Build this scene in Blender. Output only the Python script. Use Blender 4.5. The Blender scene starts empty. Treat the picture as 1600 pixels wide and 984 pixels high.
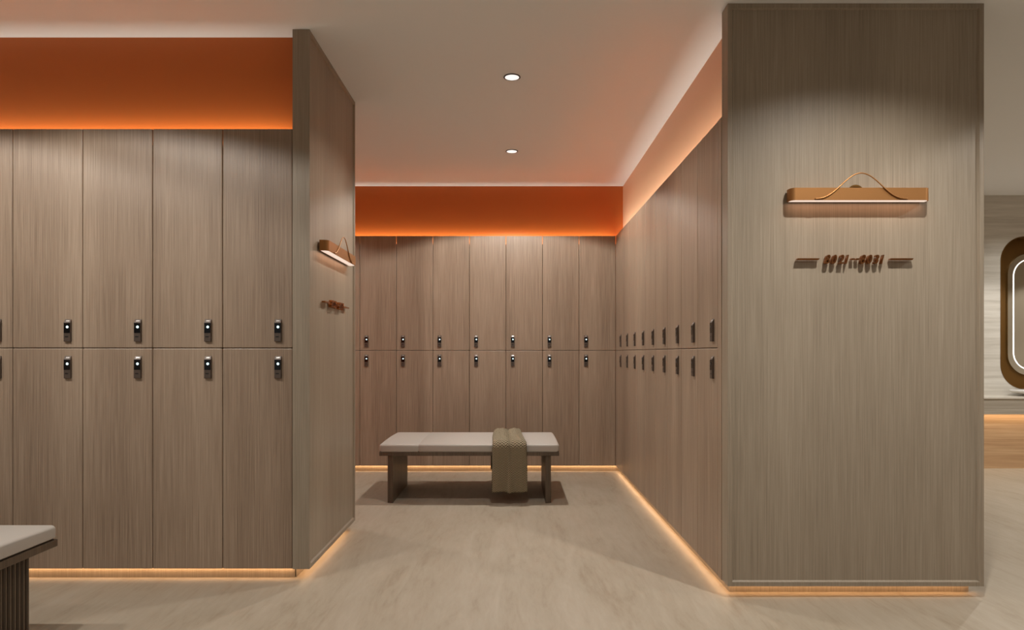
import bpy, bmesh, math, random
from mathutils import Vector, Matrix
random.seed(4)
PI = math.pi
D = bpy.data
scene = bpy.context.scene
COL = scene.collection

# ------------------------------------------------------------------ helpers
def link(name, bm, mat, parent=None, smooth=False):
    me = D.meshes.new(name)
    bm.normal_update()
    bm.to_mesh(me); bm.free()
    for m in (mat if isinstance(mat, (list, tuple)) else [mat]):
        me.materials.append(m)
    if smooth:
        for p in me.polygons: p.use_smooth = True
    o = D.objects.new(name, me)
    COL.objects.link(o)
    if parent: o.parent = parent
    return o

def thing(name, label, cat, loc=(0, 0, 0), rz=0.0, group=None):
    o = D.objects.new(name, None)
    o.empty_display_size = 0.1
    COL.objects.link(o)
    o.location = loc; o.rotation_euler = (0, 0, rz)
    o['label'] = label; o['category'] = cat
    if group: o['group'] = group
    return o

def struct(name, bm, mat):
    o = link(name, bm, mat)
    o['kind'] = 'structure'
    return o

def box(bm, x0, x1, y0, y1, z0, z1, bev=0.0, seg=2, mi=0):
    vs = [bm.verts.new(p) for p in ((x0,y0,z0),(x1,y0,z0),(x1,y1,z0),(x0,y1,z0),(x0,y0,z1),(x1,y0,z1),(x1,y1,z1),(x0,y1,z1))]
    fs = [bm.faces.new([vs[i] for i in q]) for q in ((3,2,1,0),(4,5,6,7),(0,1,5,4),(1,2,6,5),(2,3,7,6),(3,0,4,7))]
    for f in fs: f.material_index = mi
    if bev > 0:
        es = list({e for f in fs for e in f.edges})
        bmesh.ops.bevel(bm, geom=es, offset=bev, segments=seg, affect='EDGES', profile=0.5, clamp_overlap=True)
    return fs

def BX(*a, **k):
    bm = bmesh.new(); box(bm, *a, **k); return bm

def prism(bm, pts, axis, a, b, mi=0):
    """extrude a closed 2-D outline along an axis between a and b"""
    def P(u, v, w):
        return {'x': (w, u, v), 'y': (u, w, v), 'z': (u, v, w)}[axis]
    r0 = [bm.verts.new(P(u, v, a)) for u, v in pts]
    r1 = [bm.verts.new(P(u, v, b)) for u, v in pts]
    n = len(pts); fs = []
    fs.append(bm.faces.new(r0[::-1])); fs.append(bm.faces.new(r1))
    for i in range(n):
        fs.append(bm.faces.new((r0[i], r0[(i+1) % n], r1[(i+1) % n], r1[i])))
    for f in fs: f.material_index = mi
    return fs

def rrect(x0, x1, y0, y1, r, n=10):
    out = []
    for cx, cy, a0 in ((x1-r, y1-r, 0), (x0+r, y1-r, 90), (x0+r, y0+r, 180), (x1-r, y0+r, 270)):
        for k in range(n+1):
            a = math.radians(a0 + 90*k/n)
            out.append((cx + r*math.cos(a), cy + r*math.sin(a)))
    return out

def tube(bm, pts, r, n=10, closed=False):
    pts = [Vector(p) for p in pts]
    m = len(pts); rings = []
    up = None
    for i, p in enumerate(pts):
        a = pts[(i-1) % m] if (closed or i > 0) else p
        b = pts[(i+1) % m] if (closed or i < m-1) else p
        t = (b-a).normalized()
        if up is None:
            up = t.orthogonal().normalized()
        up = (up - t*up.dot(t)).normalized()
        s = t.cross(up)
        rings.append([bm.verts.new(p + r*(math.cos(2*PI*k/n)*up + math.sin(2*PI*k/n)*s)) for k in range(n)])
    for i in range(m if closed else m-1):
        A, B = rings[i], rings[(i+1) % m]
        for k in range(n):
            bm.faces.new((A[k], A[(k+1) % n], B[(k+1) % n], B[k]))
    if not closed:
        bm.faces.new(rings[0][::-1]); bm.faces.new(rings[-1])

def disc(bm, c, r, axis, t, n=32, mi=0):
    pts = [(math.cos(2*PI*k/n)*r, math.sin(2*PI*k/n)*r) for k in range(n)]
    if axis == 'z': q = [(c[0]+u, c[1]+v) for u, v in pts]; return prism(bm, q, 'z', c[2], c[2]+t, mi)
    if axis == 'y': q = [(c[0]+u, c[2]+v) for u, v in pts]; return prism(bm, q, 'y', c[1], c[1]+t, mi)

def lathe(bm, prof, c, n=48, sx=1.0, sy=1.0):
    rings = []
    for r, z in prof:
        rings.append([bm.verts.new((c[0]+sx*r*math.cos(2*PI*k/n), c[1]+sy*r*math.sin(2*PI*k/n), c[2]+z)) for k in range(n)])
    for A, B in zip(rings, rings[1:]):
        for k in range(n):
            bm.faces.new((A[k], A[(k+1) % n], B[(k+1) % n], B[k]))
    bm.faces.new(rings[0][::-1]); bm.faces.new(rings[-1])

def copy_tree(o, parent=None):
    c = o.copy(); COL.objects.link(c)
    if parent:
        c.parent = parent
    for ch in list(o.children):
        copy_tree(ch, c)
    return c

# ------------------------------------------------------------------ materials
def srgb(r, g, b):
    f = lambda c: (c/12.92 if c <= 0.04045 else ((c+0.055)/1.055)**2.4)
    return (f(r/255), f(g/255), f(b/255), 1)

def newmat(name):
    m = D.materials.new(name); m.use_nodes = True
    nt = m.node_tree; b = nt.nodes['Principled BSDF']
    return m, nt, b

def plain(name, col, rough=0.5, metal=0.0, spec=0.5, emit=None, estr=0.0):
    m, nt, b = newmat(name)
    b.inputs['Base Color'].default_value = col
    b.inputs['Roughness'].default_value = rough
    b.inputs['Metallic'].default_value = metal
    b.inputs['Specular IOR Level'].default_value = spec
    if emit:
        b.inputs['Emission Color'].default_value = emit
        b.inputs['Emission Strength'].default_value = estr
    return m

def N(nt, typ, **kw):
    n = nt.nodes.new(typ)
    for k, v in kw.items():
        if k in n.inputs: n.inputs[k].default_value = v
        else: setattr(n, k, v)
    return n

def L(nt, a, b): nt.links.new(a, b)

def grain_mat(name, dark, mid, light, rough=0.42, scale=(90, 90, 1.6), bump=0.25, spec=0.5, broad=(6, 6, .25)):
    """straight wood grain in world metres, running along the axis of the smallest scale number"""
    m, nt, b = newmat(name)
    geo = N(nt, 'ShaderNodeNewGeometry')
    mp = N(nt, 'ShaderNodeMapping'); mp.inputs['Scale'].default_value = scale
    L(nt, geo.outputs['Position'], mp.inputs['Vector'])
    n1 = N(nt, 'ShaderNodeTexNoise', Scale=1.0, Detail=5.0, Roughness=0.65)
    L(nt, mp.outputs[0], n1.inputs['Vector'])
    mp2 = N(nt, 'ShaderNodeMapping'); mp2.inputs['Scale'].default_value = broad
    L(nt, geo.outputs['Position'], mp2.inputs['Vector'])
    n2 = N(nt, 'ShaderNodeTexNoise', Scale=1.0, Detail=3.0, Roughness=0.6)
    L(nt, mp2.outputs[0], n2.inputs['Vector'])
    mx = N(nt, 'ShaderNodeMath', operation='MULTIPLY_ADD')
    mx.inputs[1].default_value = 0.35
    L(nt, n2.outputs[0], mx.inputs[0])
    sc = N(nt, 'ShaderNodeMath', operation='MULTIPLY'); sc.inputs[1].default_value = 0.65
    L(nt, n1.outputs[0], sc.inputs[0]); L(nt, sc.outputs[0], mx.inputs[2])
    cr = N(nt, 'ShaderNodeValToRGB')
    e = cr.color_ramp.elements
    e[0].position = 0.36; e[0].color = dark
    e[1].position = 0.64; e[1].color = light
    x = e.new(0.5); x.color = mid
    L(nt, mx.outputs[0], cr.inputs[0]); L(nt, cr.outputs[0], b.inputs['Base Color'])
    bp = N(nt, 'ShaderNodeBump', Strength=bump, Distance=0.002)
    L(nt, n1.outputs[0], bp.inputs['Height']); L(nt, bp.outputs[0], b.inputs['Normal'])
    b.inputs['Roughness'].default_value = rough
    b.inputs['Specular IOR Level'].default_value = spec
    return m

WOOD = grain_mat('taupe_wood_veneer', srgb(127,106,88), srgb(151,129,109), srgb(173,151,130), rough=0.40, scale=(210,210,2.4), bump=0.5, broad=(4,4,.22))
WOODP = grain_mat('taupe_wood_panel', srgb(136,121,103), srgb(151,136,117), srgb(166,151,132), rough=0.42, scale=(230,230,2.6), bump=0.4, broad=(3,3,.2))
WOODD = grain_mat('dark_wood', srgb(76,63,51), srgb(92,77,62), srgb(108,92,75), rough=0.45, scale=(200,200,4), bump=0.3)
WOODV = grain_mat('vanity_wood', srgb(176,140,104), srgb(192,156,118), srgb(206,172,134), rough=0.5, scale=(1.5,90,60), bump=0.1, broad=(.4,6,10))
STONEV = grain_mat('striated_stone', srgb(146,136,122), srgb(166,156,141), srgb(184,174,159), rough=0.35, scale=(.8,20,45), bump=0.03, broad=(.3,4,14))
WALLST = grain_mat('cream_travertine', srgb(186,178,166), srgb(204,197,186), srgb(216,210,200), rough=0.4, scale=(1.4,10,26), bump=0.05, broad=(.5,4,6))
CARC = plain('carcass_board', srgb(90,74,60), 0.6)
CEIL = plain('ceiling_paint', srgb(240,241,242), 0.75, spec=0.25)
PAINT = plain('beige_paint', srgb(188,172,152), 0.7, spec=0.3)
ORANGE = plain('burnt_orange_paint', (0.51, 0.120, 0.017, 1), 0.5, spec=0.2)
_b = ORANGE.node_tree.nodes['Principled BSDF']
_b.inputs['Sheen Weight'].default_value = 0.75; _b.inputs['Sheen Roughness'].default_value = 0.35; _b.inputs['Sheen Tint'].default_value = (1, 0.72, 0.48, 1)
_b.inputs['Coat Weight'].default_value = 0.35; _b.inputs['Coat Roughness'].default_value = 0.42; _b.inputs['Coat IOR'].default_value = 1.5
LEATHER = plain('pale_leather', srgb(179,171,162), 0.5, spec=0.4)
LOCKM = plain('lock_bronze', srgb(92,79,70), 0.4, metal=0.35)
BLACK = plain('black_glass', (0.003,0.003,0.004,1), 0.12)
BADGE = plain('lock_badge', (0.012,0.01,0.009,1), 0.4)
SILV = plain('lock_sensor', srgb(190,182,176), 0.3, metal=0.5)
LEDO = plain('idle_indicator', (0.02,0.022,0.024,1), 0.3)
LEDW = plain('cool_indicator', (0.7,0.95,1,1), 0.4, emit=(0.72,0.96,1,1), estr=1.5)
BRONZE = plain('brushed_bronze', srgb(176,124,74), 0.45, metal=0.75)
BRONZED = plain('dark_bronze', srgb(112,78,30), 0.45, metal=0.55)
COPPER = plain('copper_letters', srgb(164,104,60), 0.27, metal=1.0)
DIFF = plain('lamp_diffuser', srgb(240,230,220), 0.5, emit=(1,0.82,0.70,1), estr=0.72)
DLENS = plain('downlight_lens', srgb(240,238,235), 0.5, emit=(1,0.97,0.94,1), estr=0.9)
DRING = plain('downlight_ring', srgb(58,48,40), 0.5)
CERAM = plain('white_ceramic', srgb(232,228,224), 0.2)
CHROME = plain('chrome', srgb(200,200,200), 0.15, metal=1.0)
MIRROR = plain('mirror_glass', (0.80,0.82,0.80,1), 0.02, metal=1.0)
RINGL = plain('mirror_led', (1,1,1,1), 0.5, emit=(1,0.96,0.90,1), estr=1.3)

def floor_mat():
    m, nt, b = newmat('travertine_floor')
    geo = N(nt, 'ShaderNodeNewGeometry')
    mp = N(nt, 'ShaderNodeMapping'); mp.inputs['Scale'].default_value = (5.5, 0.95, 1); mp.inputs['Rotation'].default_value = (0, 0, 0.10)
    L(nt, geo.outputs['Position'], mp.inputs['Vector'])
    n1 = N(nt, 'ShaderNodeTexNoise', Scale=1.0, Detail=9.0, Roughness=0.66, Distortion=0.9)
    L(nt, mp.outputs[0], n1.inputs['Vector'])
    mp2 = N(nt, 'ShaderNodeMapping'); mp2.inputs['Scale'].default_value = (30, 5, 1); mp2.inputs['Rotation'].default_value = (0, 0, 0.12)
    L(nt, geo.outputs['Position'], mp2.inputs['Vector'])
    n2 = N(nt, 'ShaderNodeTexNoise', Scale=1.0, Detail=6.0, Roughness=0.7, Distortion=0.4)
    L(nt, mp2.outputs[0], n2.inputs['Vector'])
    mx = N(nt, 'ShaderNodeMath', operation='MULTIPLY_ADD'); mx.inputs[1].default_value = 0.38
    L(nt, n2.outputs[0], mx.inputs[0])
    s = N(nt, 'ShaderNodeMath', operation='MULTIPLY'); s.inputs[1].default_value = 0.62
    L(nt, n1.outputs[0], s.inputs[0]); L(nt, s.outputs[0], mx.inputs[2])
    cr = N(nt, 'ShaderNodeValToRGB'); e = cr.color_ramp.elements
    e[0].position = 0.33; e[0].color = srgb(148,132,112)
    e[1].position = 0.66; e[1].color = srgb(173,160,143)
    x = e.new(0.46); x.color = srgb(163,149,130)
    L(nt, mx.outputs[0], cr.inputs[0]); L(nt, cr.outputs[0], b.inputs['Base Color'])
    b.inputs['Roughness'].default_value = 0.5
    b.inputs['Specular IOR Level'].default_value = 0.35
    return m
FLOOR = floor_mat()

def towel_mat():
    m, nt, b = newmat('herringbone_towel')
    uv = N(nt, 'ShaderNodeUVMap'); uv.uv_map = 'UVMap'
    sp = N(nt, 'ShaderNodeSeparateXYZ'); L(nt, uv.outputs[0], sp.inputs[0])
    pp = N(nt, 'ShaderNodeMath', operation='PINGPONG'); pp.inputs[1].default_value = 0.015
    L(nt, sp.outputs[0], pp.inputs[0])
    ad = N(nt, 'ShaderNodeMath', operation='ADD'); L(nt, pp.outputs[0], ad.inputs[0]); L(nt, sp.outputs[1], ad.inputs[1])
    fr = N(nt, 'ShaderNodeMath', operation='MULTIPLY'); fr.inputs[1].default_value = 2*PI/0.0135
    L(nt, ad.outputs[0], fr.inputs[0])
    sn = N(nt, 'ShaderNodeMath', operation='SINE'); L(nt, fr.outputs[0], sn.inputs[0])
    cr = N(nt, 'ShaderNodeValToRGB'); e = cr.color_ramp.elements
    mr = N(nt, 'ShaderNodeMapRange'); mr.inputs['From Min'].default_value = -1
    L(nt, sn.outputs[0], mr.inputs['Value'])
    e[0].position = 0.25; e[0].color = srgb(68,58,44)
    e[1].position = 0.7; e[1].color = srgb(168,155,129)
    L(nt, mr.outputs[0], cr.inputs[0]); L(nt, cr.outputs[0], b.inputs['Base Color'])
    bp = N(nt, 'ShaderNodeBump', Strength=0.5, Distance=0.002)
    L(nt, mr.outputs[0], bp.inputs['Height']); L(nt, bp.outputs[0], b.inputs['Normal'])
    b.inputs['Roughness'].default_value = 0.9
    b.inputs['Specular IOR Level'].default_value = 0.15
    return m
TOWEL = towel_mat()

# ------------------------------------------------------------------ key sizes (metres; camera looks along +Y)
EYE = 1.21
CZ = 2.936          # ceiling height
ZB, ZM, ZT = 0.059, 1.2366, 2.407   # locker bottom, tier seam, top
W = 0.3735
YL = 3.60           # front of the bank facing us
YB = 6.89           # front of the back bank
XR = 1.0655         # front of the side bank
XL = -1.0755        # outer face of the short end panel
YP = 3.33           # front of the big end panel

# ------------------------------------------------------------------ setting
bm = BX(-5.2, 8.0, -2.5, 9.0, -0.12, 0.0)
struct('floor', bm, FLOOR)
bm = BX(-5.2, 8.0, -2.5, 9.0, CZ, CZ+0.12)
struct('ceiling', bm, CEIL)
struct('wall_west', BX(-5.3, -5.2, -2.5, 9.0, 0, CZ), PAINT)
struct('wall_east', BX(8.0, 8.1, -2.5, 9.0, 0, CZ), PAINT)

LIP = 2.33
def bulkhead(name, rects):
    b = bmesh.new()
    for r in rects: box(b, *r)
    return struct(name, b, ORANGE)
# orange walls: deep below the lockers' tops, closer to the doors above them
bulkhead('wall_left', [(-5.2, -1.168, 3.69, 4.55, LIP, CZ), (-5.2, -1.168, 4.09, 4.55, 0, LIP)])
bulkhead('wall_back', [(-5.2, 1.16, 6.98, 7.5, LIP, CZ), (-5.2, 1.60, 7.40, 7.5, 0, LIP)])
bulkhead('wall_right', [(1.155, 1.66, 3.43, 7.0, LIP, CZ), (1.58, 1.66, 3.43, 7.0, 0, LIP)])

# recessed plinths
struct('baseboard_left', BX(-5.2, -1.168, YL+0.04, YL+0.42, 0, ZB-0.002), WOODP)
struct('baseboard_back', BX(-5.2, 1.105, YB+0.04, YB+0.42, 0, ZB-0.002), WOODP)
struct('baseboard_right', BX(XR+0.04, XR+0.42, 3.44, YB+0.04, 0, ZB-0.002), WOODP)

# filler strips that close the banks at their ends
struct('trim_1', BX(XR, XR+0.02, YP+0.094, YP+0.154, ZB, ZT, bev=0.0015), WOOD)
struct('trim_2', BX(XR, XR+0.02, 3.486+9*W+0.001, YB, ZB, ZT, bev=0.0015), WOOD)
struct('trim_3', BX(-5.2, -3.0345, YL, YL+0.02, ZB, ZT, bev=0.0015), WOOD)
struct('trim_4', BX(-5.2, XR-8*W-0.002, YB, YB+0.02, ZB, ZT, bev=0.0015), WOOD)

# ------------------------------------------------------------------ lockers
def make_lock(side_x, zc, parent, lit=True):
    """keypad lock, front towards -y"""
    w, d = 0.036, 0.0125
    x0, x1 = side_x-w/2, side_x+w/2
    z0, z1 = zc-0.0595, zc+0.0595
    b = bmesh.new()
    prism(b, [(-d, z0), (0.004, z0), (0.004, z1), (-0.0015, z1), (-d, z1-0.019)], 'x', x0, x1)
    bmesh.ops.bevel(b, geom=list(b.edges), offset=0.0012, segments=1, affect='EDGES')
    lk = link('lock', b, LOCKM, parent)
    link('screen', BX(x0+0.0015, x1-0.0015, -d-0.0008, -d+0.001, zc-0.014, zc+0.0395), BLACK, lk)
    b = bmesh.new(); disc(b, (side_x+0.0025, -d-0.0018, zc+0.018), 0.0066, 'y', 0.0012, n=20)
    link('indicator_light', b, LEDW if lit else LEDO, lk)
    b = bmesh.new(); prism(b, rrect(side_x-0.0105, side_x+0.0075, zc-0.037, zc-0.031, 0.0025, 4), 'y', -d-0.0006, -d+0.001)
    link('badge', b, BADGE, lk)
    # sensor lies on the slanted top
    b = bmesh.new()
    s = 0.0008
    ax, az, bx_, bz = -d, z1-0.019, -0.0015, z1
    ny, nz = -(bz-az), (bx_-ax); ln = math.hypot(ny, nz); ny, nz = ny/ln*s, nz/ln*s
    p = lambda t: (ax+(bx_-ax)*t, az+(bz-az)*t)
    (ya, za), (yb, zb) = p(0.38), p(0.70)
    prism(b, [(ya, za), (yb, zb), (yb+ny, zb+nz), (ya+ny, za+nz)], 'x', side_x-0.008, side_x+0.010)
    link('sensor', b, SILV, lk)
    return lk

def make_locker(tier, side):
    t = thing('locker', 'locker', 'locker')
    h = (ZT-ZM) if tier == 'upper' else (ZM-ZB)
    g = 0.0012
    link('door', BX(-W/2+g, W/2-g, 0, 0.02, g if tier == 'upper' else 0, h if tier == 'upper' else h-g, bev=0.0048, seg=2), WOOD, t)
    hb = (LIP-ZM) if tier == 'upper' else h
    link('carcass', BX(-W/2+0.0005, W/2-0.0005, 0.022, 0.47, 0.0005, hb-0.0015, bev=0.001, seg=1), CARC, t)
    lit = side != 'i'
    zc = (1.331-ZM) if tier == 'upper' else (1.135-ZB)
    make_lock((W/2-0.0755) if side in ('r', 'i') else (-W/2+0.0690), zc, t, lit)
    return t

proto = {}
def locker(tier, side, x, y, rz, label, group):
    key = (tier, side)
    if key not in proto:
        o = make_locker(tier, side); proto[key] = o
    else:
        o = copy_tree(proto[key])
    o.location = (x, y, ZM if tier == 'upper' else ZB); o.rotation_euler = (0, 0, rz)
    o['label'] = label; o['category'] = 'locker'; o['group'] = group
    return o

ORD = ['first', 'second', 'third', 'fourth', 'fifth', 'sixth', 'seventh', 'eighth', 'ninth']
for tier in ('upper', 'lower'):
    for k in range(5):
        where = {0: f'{tier} locker facing the viewer, against the narrow end panel with the small lamp',
                 1: f'{tier} locker facing the viewer, second from the narrow end panel with the small lamp',
                 2: f'{tier} locker facing the viewer, third from the narrow end panel with the small lamp',
                 3: f'{tier} locker facing the viewer, fourth from the narrow end panel with lamp',
                 4: f'{tier} locker facing the viewer, cut off by the picture edge behind the slatted bench'}[k]
        locker(tier, 'r', -1.168-W*(k+0.5), YL, 0, where, f'{tier} lockers facing the viewer at the left')
    for k in range(8):
        if k == 0: where = f'{tier} locker on the back wall, first from the inner corner at the right'
        elif k == 7: where = f'{tier} locker on the back wall, just a sliver showing past the narrow end panel'
        else: where = f'{tier} locker on the back wall, {ORD[k]} from the inner corner at the right'
        locker(tier, 'l', XR-W*(k+0.5), YB, 0, where, f'{tier} lockers on the back wall')
    for k in range(9):
        if k == 0: where = f'{tier} locker in the receding side bank, beside the wide numbered end panel'
        elif k == 8: where = f'{tier} locker in the receding side bank, last one against the inner corner'
        else: where = f'{tier} locker in the receding side bank, {ORD[k]} from the wide numbered end panel'
        locker(tier, 'i', XR, 3.486+W*(k+0.5), -PI/2, where, f'{tier} lockers in the receding side bank')

# ------------------------------------------------------------------ end panels
def framed(bm, x0, x1, y0, y1, z0, z1, face, fw=0.030, dep=0.010, slope=0.009):
    """a slab with an inset field on one face ('-y' or '+x'); returns nothing"""
    fs = box(bm, x0, x1, y0, y1, z0, z1)
    want = Vector((0, -1, 0)) if face == '-y' else Vector((1, 0, 0))
    bm.normal_update()
    f = max(fs, key=lambda q: q.normal.dot(want))
    bmesh.ops.inset_region(bm, faces=[f], thickness=fw, depth=0)
    bmesh.ops.inset_region(bm, faces=[f], thickness=slope, depth=-dep)
    return f

def panel_parts(t, x0, x1, y0, y1, face, mat):
    b = bmesh.new()
    f = framed(b, x0, x1, y0, y1, ZB, CZ-0.001, face)
    # the field becomes a part of its own
    vs = [v.co.copy() for v in f.verts]
    bmesh.ops.delete(b, geom=[f], context='FACES_ONLY')
    # light chamfer on the outer long edges
    link('frame', b, mat, t)
    b2 = bmesh.new()
    c = sum(vs, Vector())/4
    nrm = Vector((0, 1, 0)) if face == '-y' else Vector((-1, 0, 0))
    q = [b2.verts.new(v) for v in vs]
    fa = b2.faces.new(q)
    ex = bmesh.ops.extrude_face_region(b2, geom=[fa])
    for v in ex['geom']:
        if isinstance(v, bmesh.types.BMVert): v.co += nrm*0.004
    bmesh.ops.recalc_face_normals(b2, faces=b2.faces)
    link('field', b2, mat, t)

t = thing('end_panel', 'wide floor-to-ceiling wooden end panel with lamp and number sign on its front', 'panel')
panel_parts(t, XR+0.003, 2.333, YP, YP+0.094, '-y', WOODP)
link('plinth', BX(XR+0.04, 2.318, YP+0.09, YP+0.1085, 0, ZB-0.001), WOODP, t)
struct('wall_core', BX(1.66, 2.30, YP+0.095, 6.98, ZB, CZ-0.002), WOODP)

t = thing('end_panel', 'narrow-edged wooden end panel with side facing the aisle, carrying the small lamp', 'panel')
panel_parts(t, -1.1665, XL, YL-0.004, 4.645, '+x', WOODP)
link('plinth', BX(-1.164, XL-0.085, YL+0.045, 4.56, 0, ZB-0.001), WOODP, t)

# ------------------------------------------------------------------ wall lamps and signs (local: wall plane y = 0, front -y)
def make_lamp():
    t = thing('wall_lamp', '', 'lamp')
    hw, dep, h = 0.340, 0.056, 0.060
    b = bmesh.new()
    # body: outline seen from above, rounded at the front corners
    r = 0.026
    out = []
    for cx, a0 in ((hw-r, 0), (-hw+r, 90)):
        for k in range(9):
            a = math.radians(a0+90*k/8)
            out.append((cx+r*math.cos(a), -(dep-r)-r*math.sin(a)))
    out = [(hw, -0.006)] + out + [(-hw, -0.006)]
    fs = prism(b, out, 'z', 0.0, h)
    caps = fs[:2]
    bmesh.ops.recalc_face_normals(b, faces=b.faces)
    bot = min(b.faces, key=lambda f: f.calc_center_median().z)
    bmesh.ops.inset_region(b, faces=[bot], thickness=0.004, depth=0)
    bmesh.ops.inset_region(b, faces=[bot], thickness=0.0005, depth=-0.003)
    top = max(b.faces, key=lambda f: f.calc_center_median().z)
    bmesh.ops.inset_region(b, faces=[top], thickness=0.0025, depth=0)
    bmesh.ops.inset_region(b, faces=[top], thickness=0.0005, depth=-0.002)
    link('body', b, BRONZE, t)
    b = bmesh.new()
    s = 0.0052
    ins = [(max(-hw+s, min(hw-s, x*(1-s/hw))), min(-0.011, y*(1-s/dep)-0.0006)) for x, y in out]
    prism(b, ins, 'z', 0.0002, 0.0026)
    bmesh.ops.recalc_face_normals(b, faces=b.faces)
    link('diffuser', b, DIFF, t)
    b = bmesh.new()
    pts = []
    for k in range(61):
        u = -1+2*k/60
        x = u*0.225
        z = 0.006 + 0.124*(0.5+0.5*math.cos(PI*u))**1.25
        pts.append((x, -dep-0.0035, z))
    tube(b, pts, 0.0030, 8)
    link('wire_loop', b, BRONZE, t, smooth=True)
    b = bmesh.new(); disc(b, (0, -0.0065, 0.045), 0.042, 'y', 0.0065, 36)
    link('wall_plate', b, BRONZED, t)
    return t
lampA = make_lamp()
lampA.location = (1.70, YP+0.006, 1.954)
lampA['label'] = 'bronze bar wall lamp with wire loop, on the wide end panel above the readable numbers'
lampB = copy_tree(lampA)
lampB.location = (XL-0.006, 4.12, 1.785); lampB.rotation_euler = (0, 0, PI/2)
lampB['label'] = 'small-looking bronze bar wall lamp on the narrow end panel, seen from its end'
for l in (lampA, lampB): l['group'] = 'bronze bar wall lamps'

def make_sign():
    t = thing('number_sign', '', 'sign')
    S = 0.061
    def glyph(ch):
        cu = D.curves.new('glyph', 'FONT')
        cu.body = ch; cu.size = S; cu.shear = 0.30; cu.extrude = 0.008; cu.offset = 0.0011
        cu.resolution_u = 4
        o = D.objects.new('tmp', cu); COL.objects.link(o)
        dg = bpy.context.evaluated_depsgraph_get()
        me = D.meshes.new_from_object(o.evaluated_get(dg))
        D.objects.remove(o)
        return me
    cache = {}
    x = -0.149
    for ch in '8021--8031':
        if ch not in cache: cache[ch] = glyph(ch)
        if ch == '-':
            b = bmesh.new()
            prism(b, [(x+0.002, -0.004), (x+0.017, -0.004), (x+0.020, 0.004), (x+0.005, 0.004)], 'y', -0.022, -0.002)
            bmesh.ops.recalc_face_normals(b, faces=b.faces)
            link('dash', b, COPPER, t)
            x += 0.0235
            continue
        me = cache[ch]
        xs = [v.co.x for v in me.vertices]
        o = D.objects.new('digit', me.copy())
        me2 = o.data
        me2.materials.clear(); me2.materials.append(COPPER)
        mn = min(xs)
        for v in me2.vertices:
            px, py, pz = v.co
            v.co = (x+(px-mn)*0.80, -0.013-pz*1.25, py-0.022)
        b = bmesh.new(); b.from_mesh(me2); bmesh.ops.recalc_face_normals(b, faces=b.faces); b.to_mesh(me2); b.free()
        COL.objects.link(o); o.parent = t
        x += 0.0335 if ch != '1' else 0.026
    print('sign end', x)
    for s in (-1, 1):
        b = bmesh.new()
        xa, xb = (-0.287, -0.174) if s < 0 else (0.170, 0.287)
        prism(b, [(xa, -0.004), (xb-0.006, -0.004), (xb, 0.004), (xa+0.005, 0.004)], 'y', -0.022, -0.002)
        bmesh.ops.recalc_face_normals(b, faces=b.faces)
        link('bar', b, COPPER, t)
    return t
signA = make_sign()
signA.location = (1.69, YP+0.006, 1.672)
signA['label'] = 'copper raised numbers 8021--8031 between two bars on the wide end panel'
signB = copy_tree(signA)
signB.location = (XL-0.006, 4.125, 1.503); signB.rotation_euler = (0, 0, PI/2)
signB['label'] = 'copper raised numbers seen edge-on below the lamp on the narrow end panel'
for s in (signA, signB): s['group'] = 'copper number signs'

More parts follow.
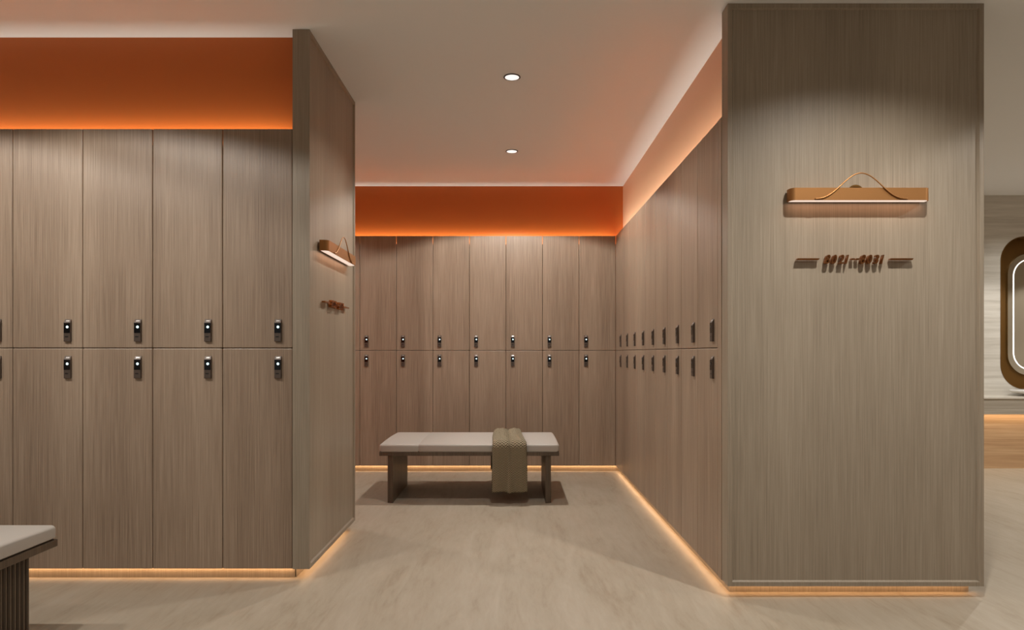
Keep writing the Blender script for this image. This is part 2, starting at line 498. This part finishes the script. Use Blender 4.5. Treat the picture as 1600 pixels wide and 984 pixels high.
# ------------------------------------------------------------------ benches
BWd, BDp = 1.452, 0.85
def make_bench():
    t = thing('bench', '', 'bench')
    hx, hy = BWd/2, BDp/2
    # cushion: rounded slab swept along x, with two sewn seams
    z0, z1 = 0.414, 0.475
    def ring(x, ins):
        r = max(0.004, 0.016-ins*0.2); rb = 0.006
        y0, y1 = -hy+ins, hy-ins
        a0, a1 = z0+min(ins, 0.01), z1-ins*0.55
        pts = []
        for cy, cz, rr, s in ((y1-r, a1-r, r, 0), (y0+r, a1-r, r, 90), (y0+rb, a0+rb, rb, 180), (y1-rb, a0+rb, rb, 270)):
            for k in range(6):
                a = math.radians(s+90*k/5)
                pts.append((cy+rr*math.cos(a), cz+rr*math.sin(a)))
        # gentle crown along the top
        full = []
        n = len(pts)
        for i, p in enumerate(pts):
            full.append(p)
            if i == 5:
                q = pts[6]
                for m in range(1, 8):
                    f = m/8; full.append((p[0]+(q[0]-p[0])*f, p[1]+0.007*math.sin(PI*f)))
        return [(x, y, z) for y, z in full]
    sts = []
    R = 0.024
    for k in range(7):
        a = PI/2*k/6
        sts.append((-hx+R*(1-math.sin(a)), R*(1-math.cos(a))))
    sts = [(-hx+R*(1-math.cos(PI/2*k/6)), R*(1-math.sin(PI/2*k/6))) for k in range(7)]
    for sx in (-hx+0.318, hx-0.318):
        sts += [(sx-0.006, 0), (sx-0.0022, 0.0045), (sx+0.0022, 0.0045), (sx+0.006, 0)]
    sts += [(-x, i) for x, i in sts[:7][::-1]]
    b = bmesh.new(); prev = None
    for x, ins in sts:
        rg = [b.verts.new(p) for p in ring(x, ins)]
        if prev is None: b.faces.new(rg)
        else:
            for k in range(len(rg)):
                b.faces.new((prev[k], rg[k], rg[(k+1) % len(rg)], prev[(k+1) % len(rg)]))
        prev = rg
    b.faces.new(prev[::-1])
    bmesh.ops.recalc_face_normals(b, faces=b.faces)
    link('cushion', b, LEATHER, t, smooth=True)
    link('seat_frame', BX(-hx+0.001, hx-0.001, -hy+0.001, hy-0.001, 0.383, 0.4135, bev=0.0025), WOODD, t)
    for s in (-1, 1):
        b = bmesh.new()
        xa, xb = (-hx+0.085, -hx+0.111) if s < 0 else (hx-0.111, hx-0.085)
        ya, yb = -hy+0.012, hy-0.075
        box(b, xa, xb, ya, yb, 0, 0.3825, bev=0.002, seg=1)
        # upright battens on the outer face
        n = 31
        for k in range(n):
            yc = ya+0.012+(yb-ya-0.024)*k/(n-1)
            xo = xa if s < 0 else xb
            pts = [(xo, yc-0.0080), (xo+s*0.012, yc-0.0072), (xo+s*0.019, yc-0.0035), (xo+s*0.019, yc+0.0035), (xo+s*0.012, yc+0.0072), (xo, yc+0.0080)]
            prism(b, pts, 'z', 0.001, 0.3825)
        bmesh.ops.recalc_face_normals(b, faces=b.faces)
        link('leg', b, WOODD, t)
    return t
benchA = make_bench()
benchA.location = (-0.340, 5.430+BDp/2, 0)
benchA['label'] = 'pale padded wooden bench with a towel over it, before the back lockers'
benchB = copy_tree(benchA)
benchB.location = (-1.945-BWd/2, 2.896-BDp/2, 0)
benchB['label'] = 'pale padded bench with battened dark leg, cut off at the lower left corner'
for o in (benchA, benchB): o['group'] = 'pale padded benches'

# ------------------------------------------------------------------ towel
def make_towel():
    yf, yr = 5.430, 5.430+BDp
    zt = 0.480
    # side profile, front hem -> over the top -> rear hem  (outline of the cloth's inner face)
    prof = []
    def seg(p, q, n):
        for k in range(n): prof.append((p[0]+(q[0]-p[0])*k/n, p[1]+(q[1]-p[1])*k/n))
    seg((yf-0.020, 0.100), (yf-0.016, 0.445), 30)
    for k in range(10):
        a = PI/2*k/10; prof.append((yf-0.016+0.034*(1-math.cos(a)), 0.450+0.034*math.sin(a)))
    seg((yf+0.020, 0.484), (yr-0.020, 0.484), 36)
    for k in range(10):
        a = PI/2*k/10; prof.append((yr-0.018+0.034*math.sin(a), 0.484-0.034*(1-math.cos(a))))
    seg((yr+0.016, 0.448), (yr+0.020, 0.128), 22)
    prof.append((yr+0.020, 0.125))
    nP = len(prof)
    # arc length
    S = [0]
    for i in range(1, nP): S.append(S[-1]+math.hypot(prof[i][0]-prof[i-1][0], prof[i][1]-prof[i-1][1]))
    nU = 56
    b = bmesh.new(); uvl = b.loops.layers.uv.new('UVMap')
    G = []; UV = {}
    for i in range(nP):
        y, z = prof[i]
        a = prof[max(0, i-1)]; c = prof[min(nP-1, i+1)]
        ty, tz = c[0]-a[0], c[1]-a[1]; l = math.hypot(ty, tz); ny, nz = -tz/l, ty/l   # outward normal
        if True:
            s = S[i]/S[-1]
        front = 1 - min(1, max(0, (z-0.10)/0.35)) if i < 32 else 0      # 1 at front hem
        row = []
        for j in range(nU+1):
            u = j/nU
            xl = -0.152 + 0.004*math.sin(s*9) - (0.004 if i < 32 else 0) + 0.0 
            xr = 0.118 + 0.004*math.sin(s*7+1) + 0.006*front
            if y > yf+0.05: # the two folds drift slightly towards the middle at the rear
                f = min(1, (y-yf-0.05)/0.75); xl += -0.010*f; xr -= 0.028*f
            if z < 0.45 and y > yr: xl -= 0.03; xr -= 0.02
            x = xl+(xr-xl)*u
            cu = 0.52
            # two puffy folds with a valley between them
            if u < cu: q = u/cu
            else: q = (u-cu)/(1-cu)
            puff = 0.027*(math.sin(PI*q))**0.38
            ripple = 0.0
            if i < 40:
                ripple = front*(0.036*math.exp(-((u-0.50)/0.075)**2) - 0.008*math.exp(-((u-0.28)/0.10)**2) - 0.006*math.exp(-((u-0.66)/0.06)**2)) + 0.003*math.sin(u*17+1)*front
                puff = puff*(1-0.65*front)
            fine = 0.0018*math.sin(u*31+s*5)
            off = puff+ripple+fine
            zz = z+nz*off
            if i < 8: zz -= (1-i/8)*(0.010*math.exp(-((u-0.52)/0.14)**2)+0.004*math.sin(u*9+0.6))
            v = b.verts.new((x, y+ny*off, max(zz, 0.05)))
            UV[v] = (x, S[i]); row.append(v)
        G.append(row)
    for i in range(nP-1):
        for j in range(nU):
            f = b.faces.new((G[i][j], G[i][j+1], G[i+1][j+1], G[i+1][j]))
            for lp in f.loops: lp[uvl].uv = UV[lp.vert]
    bmesh.ops.recalc_face_normals(b, faces=b.faces)
    o = link('towel', b, TOWEL, None, smooth=True)
    # outward = away from the bench
    md = o.modifiers.new('thickness', 'SOLIDIFY'); md.thickness = 0.007; md.offset = 0
    o['label'] = 'olive-brown herringbone towel draped over the bench by the back lockers'
    o['category'] = 'towel'
    return o
make_towel()

# ------------------------------------------------------------------ downlights
def make_downlight():
    t = thing('downlight', '', 'ceiling light')
    b = bmesh.new(); lathe(b, [(0.045, 0), (0.052, -0.0005), (0.053, -0.004), (0.0445, -0.005), (0.0445, -0.0005)], (0, 0, 0), 48)
    bmesh.ops.recalc_face_normals(b, faces=b.faces)
    link('trim_ring', b, DRING, t, smooth=False)
    b = bmesh.new(); lathe(b, [(0.0440, -0.001), (0.0440, -0.0044), (0.030, -0.0060), (0.004, -0.0064)], (0, 0, 0), 48)
    bmesh.ops.recalc_face_normals(b, faces=b.faces)
    link('lens', b, DLENS, t, smooth=False)
    return t
d1 = make_downlight(); d1.location = (0.004, 4.216, CZ)
d1['label'] = 'round recessed ceiling light, the larger and nearer of two above the aisle'
d2 = copy_tree(d1); d2.location = (0.004, 5.766, CZ)
d2['label'] = 'round recessed ceiling light above the bench, the smaller and farther of two'
for o in (d1, d2): o['group'] = 'recessed ceiling lights'

# ------------------------------------------------------------------ wash room beyond the wide end panel
YW = 7.38
XM0, XM1, ZM0, ZM1 = 5.35, 6.22, 0.814, 2.488
def wall_with_hole(name, x0, x1, z0, z1, hole, y, th, mat):
    cu = D.curves.new(name, 'CURVE'); cu.dimensions = '2D'; cu.fill_mode = 'BOTH'; cu.extrude = th/2
    for pts in ([(x0, z0), (x1, z0), (x1, z1), (x0, z1)], hole):
        sp = cu.splines.new('POLY'); sp.points.add(len(pts)-1)
        for p, q in zip(sp.points, pts): p.co = (q[0], q[1], 0, 1)
        sp.use_cyclic_u = True
    o = D.objects.new('tmp', cu); COL.objects.link(o)
    dg = bpy.context.evaluated_depsgraph_get()
    me = D.meshes.new_from_object(o.evaluated_get(dg)); D.objects.remove(o)
    for v in me.vertices: v.co = (v.co.x, y+th/2-v.co.z, v.co.y)
    b = bmesh.new(); b.from_mesh(me); bmesh.ops.recalc_face_normals(b, faces=b.faces)
    return struct(name, b, mat)
hole = rrect(XM0, XM1, ZM0, ZM1, 0.27, 14)
wall_with_hole('wall_vanity', 2.2, 8.0, 0, CZ, hole, YW, 0.20, WALLST)

t = thing('mirror', 'tall rounded mirror with a glowing ring in a bronze-lined recess', 'mirror', (0, 0, 0))
b = bmesh.new()
o_ = rrect(XM0+0.001, XM1-0.001, ZM0+0.001, ZM1-0.001, 0.268, 14)
i_ = rrect(XM0+0.009, XM1-0.009, ZM0+0.009, ZM1-0.009, 0.261, 14)
n = len(o_)
R = [[b.verts.new((x, yy, z)) for x, z in ll] for ll, yy in ((o_, YW+0.17), (o_, YW-0.004), (i_, YW-0.004), (i_, YW+0.17))]
for A, B in zip(R, R[1:]+R[:1]):
    for k in range(n): b.faces.new((A[k], A[(k+1) % n], B[(k+1) % n], B[k]))
bmesh.ops.recalc_face_normals(b, faces=b.faces)
link('frame', b, BRONZED, t)
b = bmesh.new(); prism(b, rrect(XM0+0.003, XM1-0.003, ZM0+0.003, ZM1-0.003, 0.266, 14), 'y', YW+0.150, YW+0.165)
bmesh.ops.recalc_face_normals(b, faces=b.faces)
link('backplate', b, BRONZED, t)
gx0, gx1, gz0, gz1 = XM0+0.175, XM1-0.175, ZM0+0.150, ZM1-0.172
b = bmesh.new(); prism(b, rrect(gx0, gx1, gz0, gz1, 0.235, 14), 'y', YW+0.126, YW+0.146)
bmesh.ops.recalc_face_normals(b, faces=b.faces)
gl = link('glass', b, MIRROR, t)
b = bmesh.new()
tube(b, [(x, YW+0.1245, z) for x, z in rrect(gx0+0.062, gx1-0.062, gz0+0.062, gz1-0.062, 0.19, 14)], 0.0058, 8, closed=True)
link('light_ring', b, RINGL, t, smooth=True)

t = thing('vanity', 'long wall-hung wash counter with striped stone apron and lit wooden base', 'vanity')
link('countertop', BX(2.6, 7.98, 6.985, YW-0.002, 0.735, 0.752, bev=0.002), plain('counter_edge', srgb(205,197,184), 0.35), t)
link('apron', BX(2.6, 7.98, 7.00, 7.018, 0.575, 0.7345, bev=0.002), STONEV, t)
link('cabinet', BX(2.6, 7.98, 7.082, YW-0.002, 0.0, 0.574), WOODV, t)
t = thing('basin', 'white shallow oval basin on the wash counter under the mirror', 'basin', (5.74, 7.19, 0.752))
b = bmesh.new(); lathe(b, [(0.15, 0), (0.20, 0.008), (0.31, 0.040), (0.335, 0.058), (0.330, 0.064), (0.305, 0.060), (0.19, 0.022), (0.02, 0.016)], (0, 0, 0), 56, 1.25, 0.55)
bmesh.ops.recalc_face_normals(b, faces=b.faces)
link('bowl', b, CERAM, t, smooth=True)
b = bmesh.new(); disc(b, (0, 0, 0.0155), 0.020, 'z', 0.004, 24)
link('drain', b, CHROME, t)

# ------------------------------------------------------------------ lights
def spot(x, y, power, size=141, blend=0.13, z=CZ-0.012, col=(1, 0.985, 0.94), r=0.035):
    l = D.lights.new('downlight_and_fill_beam', 'SPOT'); l.energy = power; l.spot_size = math.radians(size); l.spot_blend = blend
    l.color = col; l.shadow_soft_size = r
    o = D.objects.new('downlight_and_fill_beam', l); COL.objects.link(o); o.location = (x, y, z)
    return o
def strip(p, q, width, power_per_m, rot, col):
    """a straight LED strip from p to q; rot = euler with the light's local -Z as its direction"""
    p, q = Vector(p), Vector(q); ln = (q-p).length
    l = D.lights.new('led_strip', 'AREA'); l.shape = 'RECTANGLE'
    l.size = ln; l.size_y = width; l.energy = power_per_m*ln; l.color = col
    o = D.objects.new('led_strip', l); COL.objects.link(o); o.location = (p+q)/2
    o.rotation_euler = rot
    return o
AMB = (1.0, 0.96, 0.85)
AMB2 = (1.0, 0.60, 0.31)
K = 1.36
for x, y, p in ((0, 5.766, 112), (1.68, 2.50, 0), (-2.19, 2.26, 64), (-3.23, 2.26, 62), (3.6, 2.5, 52),
                (-2.6, 5.77, 44), (-4.2, 5.77, 44),
                (0.0, 0.5, 12), (2.2, 0.5, 14), (-1.6, 1.0, 34), (4.6, 0.8, 30)):  # this row: unseen fill spots around the viewer, added to brighten doors and floor
    if p: spot(x, y, p*K)
spot(0, 4.216, 60*K, blend=0.45)
spot(1.68, 2.50, 112*K, size=132, blend=0.85)
spot(5.45, 6.62, 31*K, size=124, blend=0.7, col=(1, 1, 0.96))
spot(4.2, 5.2, 95*K); spot(6.4, 5.2, 95*K); spot(6.8, 6.62, 50*K, size=124, blend=0.7, col=(1, 1, 0.96))
# cove strips on top of the lockers (facing up)
UP = PI
CV = 5.0
CT = math.radians(14)
strip((-5.2, 3.642, LIP+0.008), (-1.175, 3.642, LIP+0.008), 0.034, CV, (PI/2+CT, 0, 0), AMB)
strip((-5.2, 6.932, LIP+0.008), (1.06, 6.932, LIP+0.008), 0.034, CV, (PI/2+CT, 0, 0), AMB)
strip((1.1075, 3.43, LIP+0.008), (1.1075, 6.93, LIP+0.008), 0.034, CV*1.1, (PI/2+CT, 0, -PI/2), AMB)
# plinth strips (facing down)
PV = 0.5
PT = math.radians(30)
zp = ZB-0.006
strip((-5.2, YL+0.026, zp), (-1.165, YL+0.026, zp), 0.012, PV, (PT, 0, 0), AMB2)
strip((-5.2, YB+0.026, zp), (XR+0.02, YB+0.026, zp), 0.012, PV, (PT, 0, 0), AMB2)
strip((XR+0.026, YP+0.06, zp), (XR+0.026, YB, zp), 0.012, PV*1.0, (0, 0, PI/2), AMB2)
strip((XR+0.03, YP+0.065, zp), (2.318, YP+0.065, zp), 0.012, PV, (PT, 0, 0), AMB2)
strip((XL-0.06, YL+0.03, zp), (XL-0.06, 4.60, zp), 0.012, PV, (0, 0, PI/2), AMB2)
# wall lamps
strip((1.37, YP-0.028, 1.9525), (2.03, YP-0.028, 1.9525), 0.03, 0.4, (0, 0, 0), (1, 0.50, 0.28))
strip((XL+0.028, 3.79, 1.7835), (XL+0.028, 4.45, 1.7835), 0.03, 0.35, (0, 0, PI/2), (1, 0.50, 0.28))
# strip under the vanity apron
strip((2.7, 7.035, 0.573), (7.9, 7.035, 0.573), 0.03, 1.0, (math.radians(8), 0, 0), (1, 0.74, 0.48))

w = D.worlds.new('World'); scene.world = w; w.use_nodes = True
w.node_tree.nodes['Background'].inputs[0].default_value = (1, 0.95, 0.88, 1)
w.node_tree.nodes['Background'].inputs[1].default_value = 0.19

# ------------------------------------------------------------------ camera
cd = D.cameras.new('camera'); cam = D.objects.new('camera', cd); COL.objects.link(cam)
cam.location = (0, 0, EYE); cam.rotation_euler = (PI/2, 0, 0)
cd.sensor_width = 36; cd.lens = 1054/1600*36
cd.shift_y = 59.5/1600; cd.shift_x = 1.0/1600
cd.clip_start = 0.05; cd.clip_end = 60
scene.camera = cam
vs = scene.view_settings
vs.view_transform = 'Standard'; vs.look = 'None'; vs.gamma = 1.0; vs.exposure = 0.0; vs.use_curve_mapping = False
scene.cycles.use_denoising = True
scene.cycles.max_bounces = 10
scene.cycles.diffuse_bounces = 6
scene.cycles.sample_clamp_indirect = 6
